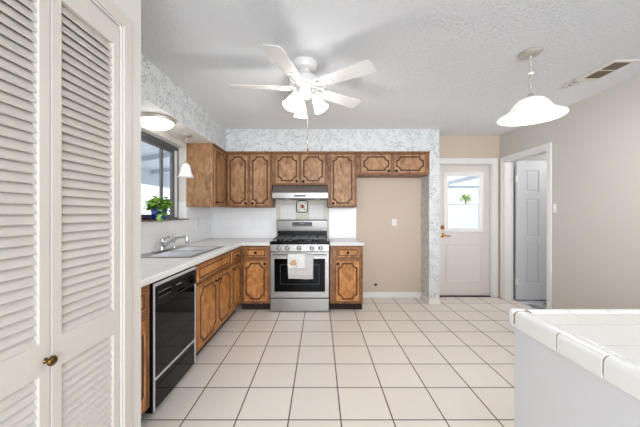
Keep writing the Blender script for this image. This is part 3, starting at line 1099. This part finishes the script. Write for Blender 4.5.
for i in range(8):
    pd.box(0.25 + i * 0.034, 0.274 + i * 0.034, 0.5125, 0.518, 1.092, 1.100)
pd.build('touch_pads', MAT['graymark'], dpo)

# towels on the oven handle
def towel(name, label, x0, x1, z_front, z_back, y_off, mat, seed, fold=0.0):
    r = random.Random(seed)
    b = B()
    R = 0.013 + y_off
    nx = 14
    path = []
    n1, n2, na = 14, 8, 7
    for i in range(n1):
        path.append((-0.045 - R, z_front + (0.737 - z_front) * i / n1))
    for i in range(na + 1):
        a = PI - PI * i / na
        path.append((-0.045 + R * math.cos(a), 0.737 + R * math.sin(a)))
    for i in range(1, n2 + 1):
        path.append((-0.045 + R, 0.737 - (0.737 - z_back) * i / n2))
    rows = []
    for j, (y, z) in enumerate(path):
        row = []
        for i in range(nx + 1):
            u = i / nx
            hang = max(0.0, (0.73 - z)) / 0.3
            wv = 0.004 * hang * math.sin(u * 9 + seed) if y < -0.045 else 0.0
            row.append(b.b.verts.new((x0 + (x1 - x0) * u + 0.002 * math.sin(z * 30 + seed), y - abs(wv) * (1 if y < -0.045 else 0), z + 0.004 * hang * math.sin(u * 5 + seed) * (1 if y < -0.045 else 0))))
        rows.append(row)
    for a, c in zip(rows, rows[1:]):
        for i in range(nx):
            b.b.faces.new((a[i], a[i + 1], c[i + 1], c[i]))
    o = b.build(name, mat, smooth='all', solid=0.0025, loc=(-0.642, 3.63, 0))
    return o


tw1 = tag(towel('kitchen_towel', '', 0.238, 0.555, 0.442, 0.52, 0.0, MAT['towel'], 1), 'long pale linen towel hanging from the oven handle, behind the white one', 'towel')
hem = B()
hem.box(0.24, 0.553, -0.0636, -0.0606, 0.478, 0.481)
hem.build('hem', MAT['display'], tw1)
tw2 = tag(towel('kitchen_towel', '', 0.234, 0.452, 0.562, 0.6, 0.007, MAT['towelw'], 4), 'short white towel with embroidered yellow flower, over the longer linen towel', 'towel')
for (cx, cz) in ((0.31, 0.665), (0.33, 0.635), (0.29, 0.632)):
    em = B()
    for k in range(6):
        a = k * PI / 3
        em.ball((cx + 0.012 * math.cos(a), -0.0675, cz + 0.012 * math.sin(a)), 0.009, (1, 0.25, 1), 8, 6)
    em.build('embroidered_flower', MAT['flower'], tw2, smooth='all')
for (cx, cz) in ((0.335, 0.682), (0.275, 0.668), (0.345, 0.602), (0.262, 0.64)):
    em = B()
    em.ball((cx, -0.0685, cz), 0.0085, (1, 0.25, 1.2), 8, 6)
    em.build('embroidered_bud', MAT['flowerp'], tw2, smooth='all')
em = B()
em.tube([(0.262, -0.068, 0.645), (0.275, -0.068, 0.62), (0.30, -0.068, 0.618), (0.31, -0.069, 0.60), (0.33, -0.069, 0.585)], 0.0025, 6)
em.build('embroidered_stem', MAT['stem'], tw2)
hem = B()
hem.box(0.234, 0.45, -0.0712, -0.0685, 0.572, 0.575)
hem.build('hem', MAT['display'], tw2)

# ------------------------------------------------------------------ range hood
hd_ = thing('range_hood', 'stainless steel range hood under the short oak cabinet', 'range hood', (-0.652, 3.83, 1.478))
prof = [(0.0, 0.0), (0.0, 0.075), (0.10, 0.186), (0.428, 0.186), (0.428, 0.0)]
hb = B()
hb.prism(prof, lambda y, z: (0.0, y, z), lambda y, z: (0.762, y, z))
hbo = hb.build('canopy', MAT['steel'], hd_, bevel=0.003)
B().box(0.04, 0.72, 0.03, 0.40, -0.006, 0.002).build('underside', MAT['display'], hd_)
B().box(0.30, 0.46, -0.003, 0.0, 0.02, 0.045).build('switch_panel', MAT['display'], hd_, bevel=0.002)
for x in (0.16, 0.58):
    B().box(x, x + 0.07, 0.10, 0.16, -0.009, -0.006).build('lamp_lens', MAT['milk'], hd_, bevel=0.003)

# ------------------------------------------------------------------ trivet on the wall
tv = thing('hanging_trivet', 'small square trivet with black rim hanging above the range', 'trivet', (-0.27, YB - 0.0065, 1.285))
def rrect(cx, cz, hw, hh, r, n=5):
    pts = []
    for sx, sz, a0 in ((1, -1, -HP), (1, 1, 0), (-1, 1, HP), (-1, -1, PI)):
        for k in range(n + 1):
            a = a0 + k / n * HP
            pts.append((cx + sx * (hw - r) + r * math.cos(a), cz + sz * (hh - r) + r * math.sin(a)))
    return pts
b = B()
b.prism(rrect(0, 0.09, 0.082, 0.085, 0.03), lambda x, z: (x, -0.010, z), lambda x, z: (x, -0.001, z))
b.build('tile', MAT['cream'], tv)
b = B()
b.ring(rrect(0, 0.09, 0.084, 0.087, 0.03), [(-0.006, -0.001), (-0.006, -0.014), (0.008, -0.014), (0.008, -0.009)], fb)
b.build('rim', MAT['blackpanel'], tv)
b = B()
b.tube([(0.012 * math.cos(a * PI / 6), -0.006, 0.188 + 0.014 * math.sin(a * PI / 6)) for a in range(12)], 0.003, 6, closed=True)
b.build('hanging_loop', MAT['blackpanel'], tv)
for sx in (-1, 1):
    for sz in (-1, 1):
        b = B()
        b.ball((sx * 0.048, -0.0105, 0.09 + sz * 0.05), 0.009, (1, 0.2, 1), 8, 6)
        b.build('corner_dot', MAT['navy'], tv)
b = B()
b.ball((0, -0.0105, 0.10), 0.028, (1, 0.12, 0.8), 14, 8)
b.ball((0.012, -0.0105, 0.08), 0.02, (1.1, 0.12, 0.7), 14, 8)
b.build('motif', MAT['red'], tv, smooth='all')
b = B()
b.ball((-0.018, -0.0105, 0.072), 0.016, (1.3, 0.12, 0.6), 12, 6)
b.ball((0.03, -0.0105, 0.062), 0.012, (1.3, 0.12, 0.6), 12, 6)
b.build('motif', MAT['flower'], tv, smooth='all')

# ------------------------------------------------------------------ outlets, switch, water box
def plate(name, label, cat, loc, rotz, slots=True):
    t = thing(name, label, cat, loc, rotz)
    pw = 0.036 if slots else 0.024
    B().box(-pw, pw, -0.006, 0, -0.05, 0.05).build('plate', MAT['plastic'], t, bevel=0.003)
    if slots:
        for z in (-0.022, 0.022):
            so = B().box(-0.016, 0.016, -0.0085, -0.006, z - 0.014, z + 0.014).build('socket', MAT['plastic'], t, bevel=0.003)
            s2 = B()
            s2.box(-0.007, -0.005, -0.009, -0.0084, z - 0.006, z + 0.006)
            s2.box(0.005, 0.007, -0.009, -0.0084, z - 0.006, z + 0.006)
            s2.build('slots', MAT['plasticdark'], so)
    else:
        B().box(-0.005, 0.005, -0.018, -0.006, -0.004, 0.014).build('toggle', MAT['plastic'], t, bevel=0.002)
    return t


plate('wall_outlet', 'white outlet on the bare beige wall of the fridge space', 'outlet', (1.125, YB - 0.0005, 1.135), 0)
plate('wall_outlet', 'white outlet on the tiled wall between sink and corner', 'outlet', (XL + 0.0085, 3.80, 1.14), HP)
plate('light_switch', 'white light switch on the wall beside the open doorway', 'light switch', (XR - 0.0005, 3.265, 1.33), -HP, False)
wv = thing('water_valve', 'small dark water valve low on the fridge space wall', 'valve', (0.835, YB - 0.0005, 0.21))
b = B()
b.lathe([(0.028, 0), (0.028, 0.004), (0.012, 0.006)], m=Matrix.Rotation(HP, 4, 'X'))
b.build('escutcheon', MAT['nickel'], wv, smooth=True)
b = B()
b.cyl((0, -0.005, 0), (0, -0.05, 0), 0.01)
b.cyl((0, -0.04, 0), (0, -0.04, -0.03), 0.007)
b.build('stem', MAT['bronze'], wv)
b = B()
b.ball((0, -0.055, 0.0), 0.02, (1.2, 0.5, 0.8), 12, 8)
b.build('handle', MAT['bronze'], wv, smooth='all')

# ------------------------------------------------------------------ peninsula
PX, PYE = 0.753, 1.132
pn = thing('peninsula', 'white tiled peninsula counter with a painted panel side', 'counter', (PX, PYE, 0))
PL, PWD = 2.0, 1.55     # length towards the camera, width to the right
B().box(0.012, PWD - 0.02, -PL + 0.02, -0.020, 0.0, 0.868).build('body', MAT['penpanel'], pn, bevel=0.003)
tp = B().box(0.052, PWD - 0.01, -PL + 0.01, -0.052, 0.845, 0.8875).build('tile_top', MAT['pentile'], pn)
# tiles carry on from the world grid: shift by the object's own origin
B().cells([0.0015, 0.054, PWD - 0.012], [-PL + 0.012, -0.054, -0.0015], {(1, 0)}, 0.83, 0.8905).build('grout_bed', MAT['grout'], pn, bevel=0.016, seg=4)
bull = [(0.002, 0.828), (0.0, 0.832), (0.0, 0.874), (0.003, 0.883), (0.009, 0.889), (0.018, 0.8925), (0.03, 0.8925), (0.042, 0.890), (0.055, 0.8875), (0.055, 0.828)]
jt = [-0.040, -0.232, -0.3805]
while jt[-1] > -PL + 0.2:
    jt.append(jt[-1] - 0.152)
tl = B()
for a, c in zip(jt, jt[1:]):
    tl.prism(bull, lambda o, z: (o, a - 0.0022, z), lambda o, z: (o, c + 0.0022, z))
# far edge trim: its own row of bullnose pieces along x, mitred corner piece first
x = 0.06
xs_ = []
while x < PWD - 0.05:
    x2 = min(x + 0.152, PWD - 0.01)
    tl.prism(bull, lambda o, z: (x + 0.0012, -o, z), lambda o, z: (x2 - 0.0012, -o, z))
    x = x2
tl.build('edge_tiles', MAT['pentrim'], pn, bevel=0.001, smooth=True)
cn = B()
cn.box(0.0, 0.0585, -0.0385, 0.0, 0.826, 0.893)
cn.build('corner_tile', MAT['pentrim'], pn, bevel=0.013, seg=4, smooth=True)

# ------------------------------------------------------------------ ceiling fan
FX, FY = -0.125, 2.22
fn = thing('ceiling_fan', 'white five blade ceiling fan with three lit bell shades', 'ceiling fan', (FX, FY, ZC))
b = B()
b.lathe([(0.0, 0.0), (0.104, 0.0), (0.107, -0.014), (0.092, -0.052), (0.07, -0.062), (0.055, -0.066), (0.055, -0.085), (0.0, -0.085)], caps=False, seg=40)
b.build('canopy', MAT['fan'], fn, smooth=True)
b = B()
b.lathe([(0.06, -0.058), (0.066, -0.075), (0.10, -0.095), (0.118, -0.115), (0.120, -0.16), (0.105, -0.178), (0.075, -0.186), (0.0, -0.188)], caps=False, seg=48)
mh = b.build('motor_housing', MAT['fan'], fn, smooth=True)
b = B()
for i in range(20):
    a = i * PI / 10
    m = Matrix.Rotation(a, 4, 'Z')
    for sgn in (0,):
        p0 = m @ Vector((0.082, 0, -0.1855))
        p1 = m @ Vector((0.108, 0, -0.1765))
        b.tube([p0, p1], 0.0045, 6)
b.build('vent_slits', MAT['vent'], mh)
b = B()
b.lathe([(0.0, -0.187), (0.058, -0.187), (0.062, -0.2), (0.06, -0.235), (0.045, -0.25), (0.0, -0.252)], caps=False, seg=32)
b.build('switch_housing', MAT['fan'], fn, smooth=True)
BZ = -0.178
for i in range(5):
    ang = math.radians(-35 + 72 * i)
    pitch = math.radians(-12)
    M = Matrix.Rotation(ang, 4, 'Z') @ Matrix.Translation((0, 0, BZ)) @ Matrix.Rotation(pitch, 4, 'X')
    # bracket with an openwork scroll
    br = B()
    for sgn in (-1, 1):
        pts = [(0.075, 0.012 * sgn, 0.004), (0.11, 0.05 * sgn, 0.002), (0.15, 0.058 * sgn, 0.0), (0.185, 0.04 * sgn, 0.0), (0.20, 0.012 * sgn, 0.0), (0.17, 0.004 * sgn, 0.0), (0.12, 0.006 * sgn, 0.002)]
        br.tube(pts, 0.0085, 8)
    br.box(0.15, 0.255, -0.022, 0.022, -0.004, 0.004)
    br.b.transform(M)
    bko = br.build('blade_bracket', MAT['fan'], fn, smooth=True)
    bl = B()
    outl = []
    x0, x1, w0_, w1_ = 0.175, 0.585, 0.052, 0.068
    outl += [(x0, -w0_), (x1 - 0.02, -w1_)]
    for k in range(7):
        a = -HP + k / 6 * PI
        outl.append((x1 - 0.035 + 0.035 * math.cos(a), (w1_ - 0.03) * (1 if a > 0 else -1) + 0.03 * math.sin(a)) if k not in (3,) else (x1, 0))
    outl += [(x1 - 0.02, w1_), (x0, w0_)]
    # simple rounded-end plank
    outl = [(x0, -w0_), (x1 - 0.03, -w1_), (x1 - 0.008, -w1_ + 0.01), (x1, -w1_ + 0.03), (x1, w1_ - 0.03), (x1 - 0.008, w1_ - 0.01), (x1 - 0.03, w1_), (x0, w0_), (x0 - 0.012, 0.03), (x0 - 0.012, -0.03)]
    bl.prism(outl, lambda x, y: (x, y, 0.004), lambda x, y: (x, y, 0.010))
    bl.b.transform(M)
    bl.build('blade', MAT['fan'], fn, bevel=0.0015)
for adeg in (105, 225, 345):
    a = math.radians(adeg)
    ca, sa = math.cos(a), math.sin(a)
    arm = B()
    arm.tube([(0.04 * ca, 0.04 * sa, -0.235), (0.075 * ca, 0.075 * sa, -0.238), (0.09 * ca, 0.09 * sa, -0.25)], 0.011, 10)
    arm.cyl((0.085 * ca, 0.085 * sa, -0.243), (0.098 * ca, 0.098 * sa, -0.268), 0.024, 0.026)
    arm.build('lamp_arm', MAT['fan'], fn, smooth=True)
    tilt = math.radians(28)
    m = Matrix.Translation((0.092 * ca, 0.092 * sa, -0.258)) @ Matrix.Rotation(a, 4, 'Z') @ Matrix.Rotation(-tilt, 4, 'Y') @ Matrix.Scale(0.86, 4)
    sh = B()
    sh.lathe([(0.026, 0.0), (0.034, -0.012), (0.044, -0.04), (0.05, -0.075), (0.058, -0.105), (0.07, -0.128), (0.067, -0.127), (0.054, -0.104), (0.046, -0.075), (0.04, -0.04), (0.02, -0.006)], m=m, caps=False, seg=32)
    sh.build('lamp_shade', MAT['fanshade'], fn, smooth='all')
    bu = B()
    c = m @ Vector((0, 0, -0.075))
    bu.ball(c, 0.026)
    bu.build('bulb', MAT['fanshade'], fn, smooth='all')
b = B()
b.cyl((0.03, -0.035, -0.22), (0.03, -0.035, -0.60), 0.002)
pc = b.build('pull_chain', MAT['vent'], fn)
b = B()
b.cyl((0.03, -0.035, -0.595), (0.03, -0.035, -0.625), 0.004)
b.build('chain_connector', MAT['plastic'], pc)
b = B()
b.lathe([(0.002, 0.02), (0.006, 0.014), (0.0085, -0.004), (0.007, -0.022), (0.0, -0.026)], c=(0.03, -0.035, -0.672), caps=False, seg=14)
b.cyl((0.03, -0.035, -0.62), (0.03, -0.035, -0.66), 0.0018)
b.build('wooden_fob', MAT['fob'], pc, smooth=True)
for ch_ in fn.children:
    if not ch_.name.startswith('canopy'):
        ch_.location.z -= 0.018
point('fan_bulb_light', (FX, FY, ZC - 0.45), 5.0, (0.99, 0.985, 0.99), 0.07)

# ------------------------------------------------------------------ dome lamp and mini pendant under the soffit
dm = thing('dome_light', 'lit round dome lamp under the soffit above the sink counter', 'ceiling lamp', (-1.478, 2.56, UZ1))
b = B()
b.lathe([(0.0, 0.0), (0.145, 0.0), (0.148, -0.02), (0.14, -0.034), (0.132, -0.036), (0.0, -0.03)], caps=False, seg=40)
b.build('rim', MAT['nickel'], dm, smooth=True)
b = B()
b.lathe([(0.134, -0.034), (0.128, -0.052), (0.105, -0.074), (0.07, -0.09), (0.03, -0.097), (0.0, -0.098)], caps=False, seg=40)
b.build('glass_dome', MAT['dome'], dm, smooth='all')

mp = thing('mini_pendant', 'small white bell pendant hanging over the sink', 'pendant lamp', (-1.478, 3.11, UZ1))
b = B()
b.lathe([(0.0, 0.0), (0.062, 0.0), (0.062, -0.01), (0.05, -0.022), (0.0, -0.026)], caps=False, seg=28)
b.build('canopy', MAT['nickel'], mp, smooth=True)
b = B()
b.cyl((0, 0, -0.02), (0, 0, -0.31), 0.0022, seg=8)
b.build('cord', MAT['plastic'], mp)
b = B()
b.lathe([(0.0, -0.29), (0.012, -0.292), (0.02, -0.305), (0.026, -0.325), (0.0, -0.325)], caps=False, seg=20)
b.build('socket_cap', MAT['nickel'], mp, smooth=True)
b = B()
b.lathe([(0.026, -0.32), (0.04, -0.335), (0.05, -0.37), (0.057, -0.41), (0.072, -0.445), (0.086, -0.466), (0.082, -0.466), (0.068, -0.445), (0.052, -0.41), (0.045, -0.37), (0.02, -0.33)], caps=False, seg=28)
b.build('lamp_shade', MAT['milk'], mp, smooth='all')

# ------------------------------------------------------------------ dining pendant
pt = thing('pendant_lamp', 'large flared glass pendant lamp hanging from a chain, right of the fan', 'pendant lamp', (1.54, 2.06, ZC))
b = B()
b.lathe([(0.0, 0.0), (0.07, 0.0), (0.072, -0.008), (0.06, -0.02), (0.02, -0.028), (0.0, -0.03)], caps=False, seg=32)
b.build('canopy', MAT['nickel'], pt, smooth=True)
b = B()
z = -0.03
k = 0
while z > -0.305:
    pts = []
    for j in range(10):
        a = 2 * PI * j / 10
        u, w = 0.0085 * math.cos(a), 0.017 * math.sin(a)
        pts.append((u if k % 2 == 0 else 0, 0 if k % 2 == 0 else u, z - 0.015 + w))
    b.tube(pts, 0.0034, 6, closed=True)
    z -= 0.027
    k += 1
ch = b.build('chain', MAT['nickel'], pt, smooth='all')
b = B()
b.tube([(0.004 * math.cos(i * 0.9), 0.004 * math.sin(i * 0.9), -0.03 - i * 0.0115) for i in range(24)], 0.002, 6)
b.lathe([(0.016, -0.150), (0.02, -0.158), (0.016, -0.166)], seg=10)
b.build('cord', MAT['plastic'], pt, smooth='all')
b = B()
b.lathe([(0.0, -0.30), (0.012, -0.303), (0.016, -0.315), (0.03, -0.33), (0.034, -0.342), (0.0, -0.342)], caps=False, seg=24)
b.build('socket_cap', MAT['nickel'], pt, smooth=True)
b = B()
b.lathe([(0.03, -0.338), (0.055, -0.342), (0.085, -0.356), (0.112, -0.385), (0.132, -0.418), (0.158, -0.444), (0.192, -0.462), (0.212, -0.474), (0.208, -0.480), (0.188, -0.470), (0.153, -0.452), (0.126, -0.424), (0.105, -0.39), (0.08, -0.363), (0.02, -0.347)], caps=False, seg=48)
b.build('glass_shade', MAT['pendant'], pt, smooth='all')
b = B()
b.ball((0, 0, -0.40), 0.032)
b.build('bulb', MAT['fanshade'], pt, smooth='all')
point('pendant_bulb_light', (1.54, 2.06, ZC - 0.54), 13, (0.98, 0.98, 1.0), 0.08)

# ------------------------------------------------------------------ ceiling vent and stain
vt = thing('ceiling_vent', 'brown louvred air vent in the ceiling near the right wall', 'vent', (2.29, 2.19, ZC))
VW, VL = 0.13, 0.26
B().cells([-0.035, 0, VW, VW + 0.022], [-0.03, 0, 0.118, 0.128, VL, VL + 0.045], {(1, 1), (1, 3)}, -0.008, -0.0005).build('frame', MAT['ventpaint'], vt, bevel=0.002)
B().box(0, VW, 0, VL, -0.002, -0.0005).build('backing', MAT['dark'], vt)
b = B()
for i in range(9):
    x = 0.008 + i * 0.0135
    for y0, y1 in ((0.003, 0.115), (0.131, VL - 0.003)):
        b.prism([(x, -0.002), (x + 0.009, -0.009), (x + 0.0105, -0.008), (x + 0.0015, -0.001)], lambda u, w: (u, y0, w), lambda u, w: (u, y1, w))
b.build('slats', MAT['vent'], vt)

# ------------------------------------------------------------------ outside: patio cover, fence, shrubs
ex = thing('patio_cover', 'boarded patio cover seen through the sink window', 'patio cover', (-3.2, 3.2, 0))
b = B()
M = Matrix.Translation((0.0, 0, 2.55)) @ Matrix.Rotation(math.radians(-9), 4, 'Y')
b.box(-1.2, 1.32, -2.2, 8.4, 0, 0.04)
b.b.transform(M)
b.build('roof_boards', MAT['siding'], ex)
b = B()
for y in (-1.2, 0.1, 1.4, 2.7, 4.0, 5.3, 6.6):
    b.box(-1.1, 1.3, y, y + 0.05, -0.1, 0)
b.b.transform(M)
b.build('rafters', MAT['beam'], ex)
B().box(-1.2, -1.1, -2.2, 8.4, 2.0, 2.42).build('beam', MAT['beam'], ex)
for y in (-1.0, 2.2, 5.2, 8.2):
    B().box(-1.2, -1.1, y, y + 0.1, 0, 2.0).build('post', MAT['beam'], ex)
tag(B().box(-9, XL - 0.45, -3, 14, -0.12, -0.02).build('patio_ground', MAT['lawn']), 'pale ground outside the sink window', 'ground')
tag(B().cells([-2 + i * 0.16 for i in range(70)], [0, 1.75], set(), -7.6, -7.55, fl).build('garden_fence', MAT['fence']), 'pale board fence beyond the sink window', 'fence')


def bush(name, label, loc, r, n, seed, sz=0.11, lift=0.0):
    rr = random.Random(seed)
    t = thing(name, label, 'shrub', loc)
    b = B()
    for i in range(n):
        a, el = rr.uniform(0, 2 * PI), rr.uniform(-0.6, 1.5)
        q = r * rr.uniform(0.5, 1.0)
        p = (q * math.cos(a) * math.cos(el), q * math.sin(a) * math.cos(el), lift + r * 0.75 + q * math.sin(el))
        leaf_blade(b, p, (math.cos(a), math.sin(a), rr.uniform(-0.5, 0.8)), sz * rr.uniform(0.7, 1.3))
    b.build('foliage', MAT['bush'], t)
    s = B()
    s.cyl((0, 0, 0), (0, 0, lift + r * 0.8), 0.03)
    s.build('stem', MAT['sill'], t)


bush('garden_bush', 'green garden bush outside, left through the sink window', (-6.4, 6.5, -0.02), 0.75, 260, 11)
bush('garden_tree', 'small round green tree outside the entry door window', (4.78, 9.25, -0.02), 0.17, 160, 12, 0.08, 1.62)
dfn = B()
dfn.box(0.5, 8.0, 8.9, 8.95, -0.02, 1.55)
tag(dfn.build('yard_fence', MAT['fence']), 'pale fence in the yard outside the entry door', 'fence')
cv = thing('porch_cover', 'pale porch cover outside the entry door', 'porch cover', (2.6, 5.6, 0))
B().box(-1.6, 1.2, 0.9, 1.0, 1.86, 1.92).build('beam', MAT['beam'], cv)
for x in (-1.5, 1.1):
    B().box(x, x + 0.08, 0.9, 1.0, 0, 1.86).build('post', MAT['beam'], cv)
for x in (-1.5, -0.6, 0.3):
    B().box(x, x + 0.06, -1.0, 0.95, 1.925, 2.0).build('rafter', MAT['beam'], cv)
